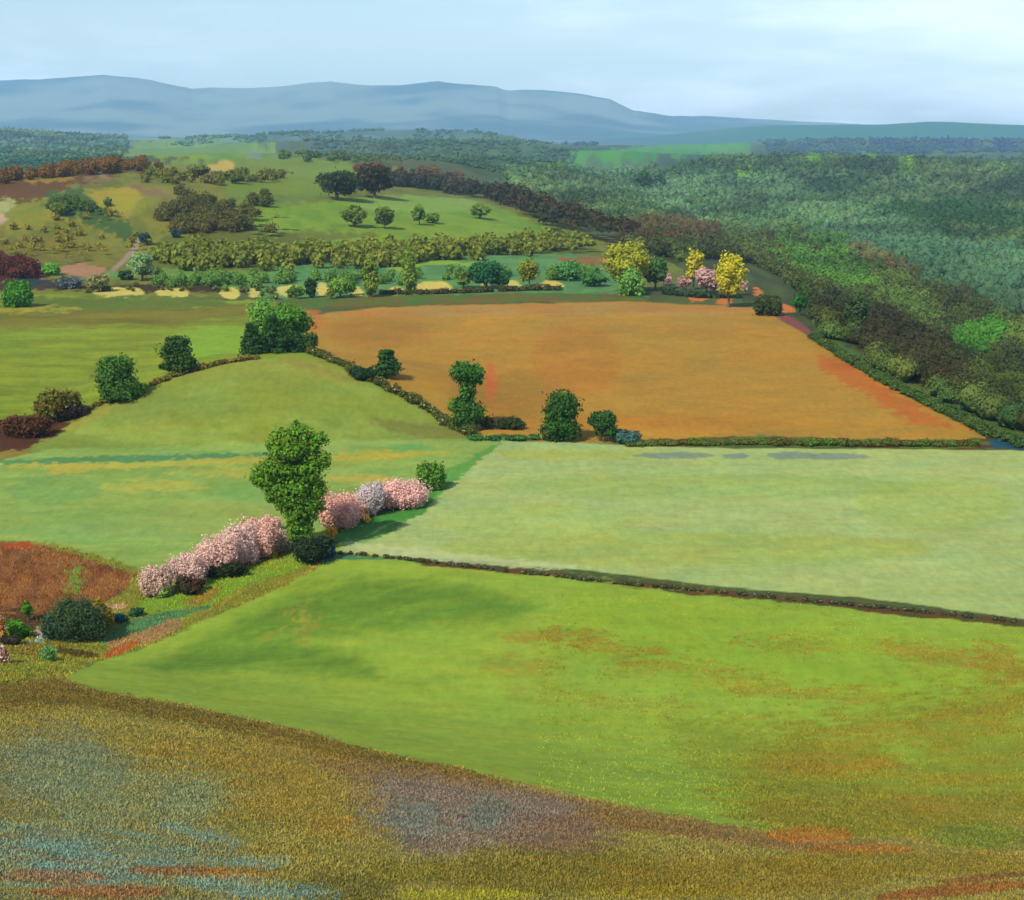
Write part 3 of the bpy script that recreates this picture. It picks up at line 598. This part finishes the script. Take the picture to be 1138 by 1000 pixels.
# blossom line
PK = 'blossoming bushes along the diagonal hedge'
for px, b, t, w, c, c2, lab in (
    (176,662,628,30,(176,136,116),(206,160,132),'dusty pink blossom bush at the lower left end of the pink hedge'),
    (211,648,614,34,(188,142,126),(216,168,150),'mauve-pink blossom bush with dark gaps, second from the low end of the pink hedge'),
    (238,636,594,40,(206,150,128),(220,172,160),'broad pink blossom bush right of the mauve one on the long hedge'),
    (266,626,584,34,(210,158,140),(222,178,166),'pale lilac-pink blossom bush in the middle of the long pink hedge'),
    (291,618,578,36,(214,150,122),(222,164,144),'salmon pink blossom bush closest to the big green tree on its left'),
    (299,590,571,20,(216,150,122),(222,166,140),'little salmon blossom bush peeping above the hedge left of the big tree'),
    (309,612,592,22,(170,144,124),(196,170,152),'greyish blossom bush tucked against the foot of the big tree'),
    (378,586,548,44,(214,146,120),(224,160,138),'large salmon pink bush just right of the big green tree'),
    (411,572,537,24,(176,150,146),(206,182,178),'lilac-grey blossom bush between the two salmon bushes right of the big tree'),
    (447,562,531,46,(210,146,126),(224,170,156),'rosy blossom bush next to the round green bush at the upper end of the hedge'),
    (398,576,558,18,(190,128,84),(208,146,106),'small brownish-pink bush between the large salmon bush and the lilac one')):
    tree(px, b, t, w * 1.35, (min(255, c[0] + 8), c[1] + 26, c[2] + 34), 'shrub', lab, 'blossom_bush', 'bush', PK, core=.6, c2=(c2[0], c2[1] + 14, c2[2] + 20), flowers=((226,196,190),.15), leaf=.13, limbs=3)
tree(478, 543, 511, 34, (82,132,44), 'shrub', 'round mid-green bush at the upper right end of the pink hedge', 'green_bush', 'bush', c2=(96,150,52))
tree(346, 624, 596, 50, (28,50,24), 'shrub', 'very dark low bush standing in for the shadow under the trunk of the big green tree', 'dark_bush', 'bush', c2=(40,70,44))  # dark foliage added as the shadow below the big tree
tree(362, 620, 602, 22, (28,56,60), 'shrub', 'small blue-black bush standing in for the shadow just right of the big tree trunk', 'dark_bush', 'bush', c2=(50,110,130))  # blue-black foliage added as part of that tree shadow
tree(244, 640, 624, 64, (30,48,20), 'shrub', 'low black-green bush below the middle of the pink hedge', 'dark_bush', 'bush', c2=(44,60,30), depth=.5)
tree(214, 658, 642, 34, (38,58,34), 'shrub', 'dark bush with maroon leaves below the mauve-pink blossom', 'dark_bush', 'bush', c2=(84,40,26))
tree(84, 712, 665, 72, (36,78,62), 'round', 'wide dark teal bush in front of the bare brown earth at left', 'teal_bush', 'bush', c2=(72,96,40), leaf=.11, lobes=[(0,0,.5,.6,.46),(-.55,0,.38,.42,.36),(.5,0,.42,.45,.38),(-.2,-.1,.68,.42,.3),(.3,.1,.62,.4,.3),(-.8,0,.25,.24,.22),(.85,0,.3,.22,.2)])
tree(112, 702, 668, 34, (124,118,36), 'shrub', 'olive-yellow bush merging with the right side of the dark teal bush', 'olive_bush', 'bush', c2=(150,130,40))
tree(132, 690, 680, 22, (36,84,78), 'shrub', 'small blue-green bush on the ridge right of the dark teal bush', 'teal_bush', 'bush')
tree(152, 684, 674, 18, (40,90,64), 'shrub', 'small teal bush highest up the scrubby bank', 'teal_bush', 'bush')
tree(31, 690, 666, 15, (74,140,28), 'round', 'little bright green round tree in front of the brown earth', 'small_tree', 'tree', c2=(84,150,34))
tree(20, 708, 688, 32, (74,138,26), 'shrub', 'flat bright green bush near the left edge below the round one', 'green_bush', 'bush', c2=(84,148,30))
tree(2, 712, 684, 14, (200,130,40), 'shrub', 'orange flowering bush at the left edge beside the bright green bush', 'flowering_bush', 'bush', c2=(220,170,60), flowers=((240,230,210),.2))
tree(2, 736, 716, 18, (90,56,60), 'shrub', 'dark bush dotted with white and orange flowers at the left edge', 'flowering_bush', 'bush', flowers=((240,225,220),.42), c2=(220,130,70))
tree(12, 716, 706, 24, (52,44,34), 'shrub', 'low dark brown bush at the left below the bright green bush', 'dark_bush', 'bush')
tree(54, 734, 718, 16, (86,132,88), 'shrub', 'pale green bush on the ochre bank below the dark teal bush', 'green_bush', 'bush', c2=(120,176,96))
tree(180, 662, 644, 26, (110,158,60), 'shrub', 'fresh green bush in front of the dusty pink blossom', 'green_bush', 'bush', c2=(130,180,70))
for px,b,t,w,lab in ((368,598,585,14,'yellow gorse bush right of the big tree below the salmon bush'),(304,619,611,10,'tiny yellow gorse bush at the left foot of the big tree'),(407,580,572,12,'yellow gorse bush below the lilac blossom')):
    tree(px,b,t,w,(210,160,40),'shrub',lab,'gorse_bush','bush','yellow gorse in the diagonal hedge',c2=(220,190,60),trunk=False)
# hedge line round the mound
tree(66, 466, 431, 52, (104,124,38), 'shrub', 'rounded olive and maroon bush at the left foot of the mound', 'olive_bush', 'bush', c2=(110,70,32))
tree(34, 484, 460, 60, (74,46,24), 'shrub', 'wide dark brown bush at the far left end of the mound hedge', 'brown_bush', 'bush', c2=(96,60,34), depth=.7)
tree(76, 464, 448, 44, (52,40,30), 'shrub', 'low blackish bush on the slope right of the olive and maroon bush', 'dark_bush', 'bush', c2=(60,52,60))
tree(131, 446, 394, 46, (40,88,24), 'waist', 'stout dark green tree on the left shoulder of the mound', 'hedgerow_tree', 'tree', 'trees along the mound hedge', c2=(76,126,44), lobes=[(-.05,0,.78,.8,.2),(-.1,0,.6,.85,.2),(.1,0,.4,.8,.22),(.25,0,.25,.95,.22),(-.3,0,.22,.6,.2),(.3,.1,.7,.5,.16)])
tree(199, 424, 373, 40, (38,78,24), 'round', 'dark green upright tree on the mound brow left of the dark clump', 'hedgerow_tree', 'tree', 'trees along the mound hedge', D=286, c2=(66,104,34), lobes=[(0,0,.82,.7,.15),(-.15,0,.62,.7,.2),(.25,0,.6,.6,.2),(0,0,.4,.8,.2),(.1,0,.22,.85,.2),(-.45,0,.2,.5,.14),(-.2,0,.9,.4,.1)])
tree(320, 392, 334, 54, (64,128,36), 'round', 'bright green tree at the back of the clump on the mound top', 'hedgerow_tree', 'tree', 'trees along the mound hedge', D=325, c2=(90,150,44))
tree(296, 396, 330, 46, (108,160,66), 'round', 'pale green tree behind the dark pointed ones on the mound top', 'hedgerow_tree', 'tree', 'trees along the mound hedge', D=330, c2=(120,176,80))
tree(281, 396, 359, 34, (32,72,26), 'cone', 'dark pointed tree at the left of the mound-top clump', 'hedgerow_tree', 'tree', 'trees along the mound hedge', D=302, c2=(52,92,32))
tree(306, 398, 350, 44, (32,74,26), 'cone', 'tallest dark pointed tree in the middle of the mound-top clump', 'hedgerow_tree', 'tree', 'trees along the mound hedge', D=304, c2=(54,98,34))
tree(330, 398, 368, 26, (34,74,28), 'cone', 'smallest dark pointed tree at the right of the mound-top clump', 'hedgerow_tree', 'tree', 'trees along the mound hedge', D=305)
tree(340, 398, 372, 34, (48,86,32), 'shrub', 'dome-shaped dark bush right of the mound-top clump', 'dark_bush', 'bush', D=306, c2=(66,102,40))
tree(430, 433, 388, 30, (38,84,28), 'cone', 'narrow dark green tree on the right slope of the mound against the orange field', 'hedgerow_tree', 'tree', 'trees along the mound hedge', D=288, c2=(56,104,34), lobes=[(.05,0,.92,.5,.09),(0,0,.76,.55,.12),(.15,0,.6,.6,.13),(0,0,.42,.85,.16),(.1,0,.24,.95,.2),(-.3,0,.2,.6,.16)])
tree(402, 430, 408, 34, (26,56,28), 'shrub', 'low black-green bush left of the narrow tree on the mound slope', 'dark_bush', 'bush', D=284)
tree(519, 478, 399, 46, (38,80,24), 'waist', 'tall waisted green tree at the lower right end of the mound', 'hedgerow_tree', 'tree', 'trees along the foot of the orange field', c2=(76,136,44))
tree(624, 490, 433, 42, (36,72,24), 'round', 'dark round-headed tree with a broad foot, third along from the waisted tree', 'hedgerow_tree', 'tree', 'trees along the foot of the orange field', c2=(70,128,40), lobes=[(0,0,.78,.78,.2),(-.2,0,.6,.7,.18),(.25,0,.62,.7,.18),(0,0,.35,.85,.22),(.4,0,.22,.6,.2),(-.5,0,.22,.55,.2)])
tree(670, 491, 455, 38, (40,82,32), 'round', 'smaller dark green tree right of the round-headed tree', 'hedgerow_tree', 'tree', 'trees along the foot of the orange field', c2=(62,110,40))
tree(696, 492, 477, 36, (50,88,84), 'shrub', 'blue-green low bush at the right end of that tree row', 'teal_bush', 'bush', c2=(70,112,100))
hedge([(545,476),(590,478)], 2.2, 2.6, (36,56,24), 'short dark hedge right of the waisted tree at the field corner', seed=21, c2=(60,80,30))
hedge([(530,488),(565,489),(605,489),(640,490)], .9, 2.2, (70,126,40), 'low bright green hedge joining the waisted tree and the round-headed tree', seed=22, c2=(36,70,60))
hedge([(345,393),(375,404),(400,417),(440,437),(480,458),(512,479),(530,485)], 1.5, 2.0, (92,84,36), 'brown and green hedge running down the right side of the mound', seed=23, c2=(70,100,40), flowers=((180,170,130),.05))
hedge([(90,459),(120,446),(160,431),(200,417),(250,404),(290,398)], 1.0, 1.6, (84,92,40), 'thin low hedge climbing the left side of the mound', seed=24, c2=(140,130,60), flowers=((190,60,40),.04))
hedge([(700,495),(770,494),(860,493)], .9, 2.0, (80,124,40), 'low green hedge at the foot of the orange field, left stretch', seed=25, c2=(98,84,36))
hedge([(862,494),(930,495),(1010,495),(1090,495)], 1.1, 2.0, (86,60,32), 'dark red-brown hedge at the foot of the orange field, right stretch', seed=26, c2=(90,136,40))
hedge([(905,377),(960,412),(1000,434),(1050,458),(1100,484),(1150,500)], 1.6, 2.4, (50,88,44), 'dark green hedge edging the right side of the orange field', seed=27, c2=(84,108,44))
hedge([(378,615),(430,620),(520,630),(620,641),(700,650),(800,659),(900,668),(1000,678),(1080,686),(1140,693),(1200,700)], .42, .62, (46,66,46), 'long thin dark hedge between the pale field and the bright green field', seed=28, c2=(92,84,40), flowers=((120,140,120),.12), step=1.0, leaf=.1, gap=.28)
# far end of the orange field
tree(697, 325, 268, 54, (146,160,36), 'round', 'wide yellow-green tree at the far edge of the orange field', 'broadleaf_tree', 'tree', c2=(172,178,48))
tree(702, 328, 296, 34, (102,158,74), 'shrub', 'pale green bush under the wide yellow-green tree', 'green_bush', 'bush', c2=(118,172,84))
tree(728, 322, 284, 30, (66,122,60), 'round', 'blue-green tree right of the wide yellow-green tree', 'broadleaf_tree', 'tree', c2=(70,110,60))
tree(771, 300, 271, 22, (176,172,36), 'round', 'small yellow tree behind the pink blossoms', 'yellow_tree', 'tree', c2=(206,200,60), D=500)
tree(810, 320, 275, 36, (178,178,34), 'round', 'bright yellow egg-shaped tree above the pink blossoms', 'yellow_tree', 'tree', c2=(206,204,54), D=445)
for px,b,t,w,lab in ((785,326,296,30,'tallest pink blossom tree left of the bright yellow tree'),(760,322,306,16,'small pink blossom tree at the left of that cluster'),(740,317,302,15,'faint mauve blossom tree furthest left near the blue-green tree'),(824,328,310,15,'mauve blossom tree right of the bright yellow tree'),(797,326,308,16,'low pink blossom tree touching the tallest one')):
    tree(px,b,t,w,(176,138,130),'round',lab,'blossom_tree','tree','pink blossom trees at the far end of the orange field',c2=(206,170,164),limbs=2)
hedge([(740,327),(780,331),(830,331)], 2.4, 3.2, (44,66,44), 'dark blue-green hedge under the pink blossom trees', seed=31, c2=(60,92,60))
tree(851, 350, 326, 34, (60,76,40), 'shrub', 'dark olive bush at the far corner of the orange field', 'dark_bush', 'bush', c2=(70,88,44))
tree(888, 352, 324, 17, (36,100,30), 'round', 'small deep green tree just past the far corner of the orange field', 'small_tree', 'tree', c2=(44,112,34), D=430)
tree(950, 376, 322, 32, (56,84,44), 'round', 'large dull green tree in the valley wood beyond the orange field', 'broadleaf_tree', 'tree', D=395, c2=(66,98,54))
# row in the valley meadow
RW = 'trees along the valley hedge below the green hill'
for px,b,t,w,c,k,lab in (
    (346,331,309,15,(34,74,26),'tall','narrow dark tree standing between two yellow strips in the valley'),
    (378,331,309,28,(102,146,52),'round','pale round tree right of the narrow dark tree in the valley'),
    (390,328,310,14,(64,130,40),'round','small brighter green tree beside the pale round one in the valley'),
    (412,330,284,22,(112,136,46),'tall','tall olive tree, left one of the tall pair in the valley'),
    (455,326,277,22,(110,142,50),'tall','tall olive tree, right one of the tall pair in the valley'),
    (330,332,316,18,(88,132,50),'round','little green tree at the left end of the valley row'),
    (368,332,320,10,(110,126,40),'round','tiny olive tree between the pale round tree and the yellow strip'),
    (515,320,300,22,(86,118,44),'round','olive bushy tree at the left of the dark teal trees'),
    (540,320,290,40,(36,98,62),'round','broad dark teal tree right of centre in the valley row'),
    (558,320,296,22,(44,104,58),'round','smaller teal tree leaning on the broad dark teal one'),
    (588,318,286,24,(124,134,38),'round','round olive-yellow tree right of the teal trees in the valley'),
    (632,312,288,30,(76,136,78),'round','soft green tree well right of the olive-yellow one'),
    (660,318,300,34,(66,120,60),'round','low spreading green tree next to the wide yellow-green tree')):
    tree(px,b,t,w,c,k,lab,'valley_tree','tree',RW,c2=tuple(min(255,int(q*1.14)) for q in c))
hedge([(420,326),(460,327),(520,325),(580,323),(650,322)], 1.6, 2.6, (66,84,36), 'dark broken hedge at the bottom of the valley between the cream strips', seed=33, c2=(84,66,34), gap=.25)
tree(20, 341, 311, 30, (62,132,34), 'shrub', 'bright green pointed bush at the left above the olive field', 'green_bush', 'bush', c2=(74,144,40))
tree(56, 306, 292, 20, (100,164,60), 'shrub', 'light green bush beside the maroon wood at the left', 'green_bush', 'bush')
tree(110, 324, 305, 26, (128,136,84), 'round', 'grey round tree at the bottom of the pale track', 'grey_tree', 'tree', c2=(146,150,104))
tree(158, 312, 278, 30, (116,158,108), 'round', 'frosty blue-green tree right of the pale track', 'pale_tree', 'tree', c2=(146,186,140))
tree(140, 311, 300, 18, (40,84,50), 'shrub', 'dark bush at the foot of the frosty blue-green tree', 'dark_bush', 'bush')
tree(76, 320, 307, 26, (60,72,80), 'shrub', 'blue-grey bush below the pink patch at the foot of the track', 'grey_bush', 'bush', c2=(100,112,110))
tree(162, 272, 258, 14, (34,66,56), 'shrub', 'small dark blue bush at the top of the pale track', 'dark_bush', 'bush')
tree(196, 264, 255, 10, (30,64,66), 'shrub', 'tiny dark blue bush on the hillside right of the track top', 'dark_bush', 'bush')
# hilltop trees
HT = 'trees standing on the green hill'
for px,b,t,w,c,c2,k,lab in (
    (374,222,188,52,(42,62,26),(60,84,36),'round','big dark tree at the left of the hilltop pair'),
    (416,220,182,44,(40,52,22),(74,62,30),'round','big dark brownish tree at the right of the hilltop pair'),
    (393,252,227,30,(92,120,36),(110,132,44),'round','left one of the three round trees on the green slope'),
    (427,254,228,25,(82,112,34),(104,124,42),'round','middle one of the three round trees on the green slope'),
    (466,250,227,18,(90,128,38),(108,140,48),'round','right one of the three round trees on the green slope'),
    (480,248,236,18,(96,134,40),(110,148,50),'round','small bush-like tree beside the right round tree on the slope'),
    (295,223,208,13,(92,104,34),(100,116,40),'round','tiny round tree alone on the hill left of the big dark pair'),
    (222,196,184,24,(82,100,36),(100,112,42),'round','olive tree on the crest left of the yellow patch'),
    (262,204,193,18,(70,98,32),(92,112,40),'round','green tree below the yellow patch on the crest'),
    (533,243,226,24,(100,134,44),(112,140,50),'round','faint green tree where the green slope meets the long wood'),
    (66,240,224,24,(84,116,36),(104,120,40),'round','green tree among the yellow fields on the far left hill'),
    (350,286,262,30,(100,122,38),(120,136,44),'round','olive tree at the lower left corner of the green slope'),
    (548,283,262,26,(104,126,40),(122,140,48),'round','olive tree in the scrub below the green slope'),
    (580,280,262,22,(92,116,40),(110,130,46),'round','darker olive tree right end of the scrub below the slope')):
    tree(px,b,t,w,c,k,lab,'hill_tree','tree',HT,c2=c2,limbs=2)
# far accents on the plain
for px,b,t,w,lab in ((715,212,190,22,'dark tree far out on the hazy plain, left of a pair'),(732,212,194,16,'dark tree far out on the hazy plain, right of a pair')):
    tree(px,b,t,w,(48,88,44),'round',lab,'plain_tree','tree','pair of dark trees on the hazy plain',limbs=2)
# two old posts by the far edge of the orange field
for k,(px,h) in enumerate(((917,1.9),(922,1.6))):
    x, y = at(px, 386); z = float(height(x, y))
    V, Fq = join([tube([(0,0,-.3),(0.02,0,h*.6),(.04,0,h)], .13, .11, 6), tube([(.04,0,h),(.04,0,h+.08)], .11, .02, 6)])
    o = make_mesh('fence_post', V, Fq, None, MW); o.location = (x, y, z)
    tag(o, ('taller' if k == 0 else 'shorter') + ' of two pale posts on the upper right edge of the orange field', 'post', 'pale posts beside the orange field')

# ------------------------------------------------------------------ grass on the near hillside and field margins
def grass(name, label, ylim, n, size, seed, poly=None):
    rng = R(seed)
    yy = rng.uniform(ylim[0] ** .5, ylim[1] ** .5, n) ** 2; xx = rng.uniform(-.44, .44, n) * yy
    Cc, reg = colour_at(xx, yy, True)
    hs = REG.index('hillside'); keep = (reg == hs) | ((reg == REG.index('green_field')) & (Cc[:, 0] / Cc[:, 1] > rng.uniform(.62, 1.0, n)) & (uv(xx, yy)[0] > 600)) if poly is None else np.isin(reg, [REG.index(p) for p in poly])
    Cc = Cc * np.where(reg == REG.index('green_field'), .78, 1.0)[:, None]; xx, yy, Cc = xx[keep], yy[keep], Cc[keep]; zz = height(xx, yy); m = len(xx)
    h = size * rng.uniform(.5, 1.4, m) * (.45 + 1.2 * fbm(xx / 1.7, yy / 1.7, 303, 2)); a = rng.uniform(0, 6.28, m); lean = rng.normal(0, .35, (m, 2)) * h[:, None]
    w = .04 * (0.7 + yy / 90)
    b0 = np.stack([xx - np.cos(a) * w, yy - np.sin(a) * w, zz - .03], 1); b1 = np.stack([xx + np.cos(a) * w, yy + np.sin(a) * w, zz - .03], 1)
    t1 = np.stack([xx + lean[:, 0] + np.cos(a) * w * .35, yy + lean[:, 1], zz + h], 1); t0 = np.stack([xx + lean[:, 0] - np.cos(a) * w * .35, yy + lean[:, 1], zz + h], 1)
    V = np.stack([b0, b1, t1, t0], 1).reshape(-1, 3); Cc = np.clip(Cc * 2.25 * rng.uniform(.85, 1.2, m)[:, None], 0, .8)
    o = make_mesh(name, V, np.arange(4 * m).reshape(m, 4), np.repeat(Cc, 4, 0), ML); tag(o, label, 'grass', kind='stuff')
grass('rough_grass', 'rough ochre and olive grass on the near hillside', (42, 165), 520000, .10, 1)
grass('rough_grass', 'tufts of rough grass on the scrubby bank at left', (110, 185), 160000, .15, 2, ['rough_ground', 'bare_earth'])

# ------------------------------------------------------------------ haze, sky, sun, camera
def haze():
    me = bpy.data.meshes.new('haze'); x0, x1, y0, y1, z0, z1 = -36000, 36000, -60, 17800, -400, 720
    v = [(x, y, z) for z in (z0, z1) for y in (y0, y1) for x in (x0, x1)]
    me.from_pydata(v, [], [(0, 2, 3, 1), (4, 5, 7, 6), (0, 1, 5, 4), (2, 6, 7, 3), (0, 4, 6, 2), (1, 3, 7, 5)]); me.update()
    m = bpy.data.materials.new('haze_air'); m.use_nodes = True; nt = m.node_tree; nt.nodes.clear()
    o = nt.nodes.new('ShaderNodeOutputMaterial'); p = nt.nodes.new('ShaderNodeVolumePrincipled')
    p.inputs['Color'].default_value = (0.36, 0.66, 0.98, 1); p.inputs['Density'].default_value = 0.00005; p.inputs['Anisotropy'].default_value = 0.0
    nt.links.new(p.outputs[0], o.inputs['Volume']); me.materials.append(m)
    ob = bpy.data.objects.new('haze', me); col.objects.link(ob); tag(ob, 'pale blue air between the viewer and the far mountains', 'haze', kind='stuff')
haze()
EL, AZ = 44, math.radians(-145)    # sun: elevation, compass angle from +Y towards +X
sd = Vector((math.sin(AZ) * math.cos(math.radians(EL)), math.cos(AZ) * math.cos(math.radians(EL)), math.sin(math.radians(EL))))
sl = bpy.data.lights.new('sun', 'SUN'); sl.energy = 4.6; sl.angle = math.radians(0.6); sl.color = (1.0, 0.90, 0.74)
so = bpy.data.objects.new('sun', sl); col.objects.link(so); so.rotation_euler = sd.to_track_quat('Z', 'Y').to_euler()
w = bpy.data.worlds.new('World'); scene.world = w; w.use_nodes = True; nt = w.node_tree; N = nt.nodes; Lk = nt.links
bg = N['Background']; bg.inputs['Strength'].default_value = 0.084
sky = N.new('ShaderNodeTexSky'); sky.sky_type = 'NISHITA'; sky.sun_disc = False; sky.sun_elevation = math.radians(EL); sky.sun_rotation = AZ % (2 * math.pi)
sky.air_density = 1.0; sky.dust_density = 1.2; sky.ozone_density = 2.2
tc = N.new('ShaderNodeTexCoord'); mp = N.new('ShaderNodeMapping'); mp.inputs['Scale'].default_value = (1.6, 1.6, 9); mp.inputs['Rotation'].default_value = (0, 0.10, 0)
cn = N.new('ShaderNodeTexNoise'); cn.inputs['Scale'].default_value = 1.6; cn.inputs['Detail'].default_value = 7; cn.inputs['Roughness'].default_value = 0.6
Lk.new(tc.outputs['Generated'], mp.inputs[0]); Lk.new(mp.outputs[0], cn.inputs['Vector'])
sx = N.new('ShaderNodeSeparateXYZ'); Lk.new(tc.outputs['Generated'], sx.inputs[0])
rx = N.new('ShaderNodeMapRange'); rx.inputs[1].default_value = -.3; rx.inputs[2].default_value = .45; rx.inputs[3].default_value = -.10; rx.inputs[4].default_value = .16
Lk.new(sx.outputs[0], rx.inputs[0])
ad = N.new('ShaderNodeMath'); ad.operation = 'ADD'; Lk.new(cn.outputs[0], ad.inputs[0]); Lk.new(rx.outputs[0], ad.inputs[1])
cr = N.new('ShaderNodeMapRange'); cr.interpolation_type = 'SMOOTHSTEP'; cr.inputs[1].default_value = .42; cr.inputs[2].default_value = .74; cr.inputs[3].default_value = 0.0; cr.inputs[4].default_value = .62
Lk.new(ad.outputs[0], cr.inputs[0])
mx = N.new('ShaderNodeMix'); mx.data_type = 'RGBA'; Lk.new(cr.outputs[0], mx.inputs[0]); Lk.new(sky.outputs[0], mx.inputs[6]); mx.inputs[7].default_value = (9.6, 9.9, 11.6, 1)
Lk.new(mx.outputs[2], bg.inputs[0])

cam = bpy.data.cameras.new('camera'); co = bpy.data.objects.new('camera', cam); col.objects.link(co); scene.camera = co
co.location = (0, 0, 0); co.rotation_euler = (math.pi / 2 - PITCH, 0, 0)
cam.sensor_fit = 'HORIZONTAL'; cam.sensor_width = 36; cam.lens = 36 * F / 1138.0; cam.clip_start = 0.5; cam.clip_end = 60000
vs = scene.view_settings; vs.view_transform = 'Standard'; vs.look = 'None'; vs.exposure = 0.92; vs.gamma = 1
scene.cycles.volume_bounces = 1
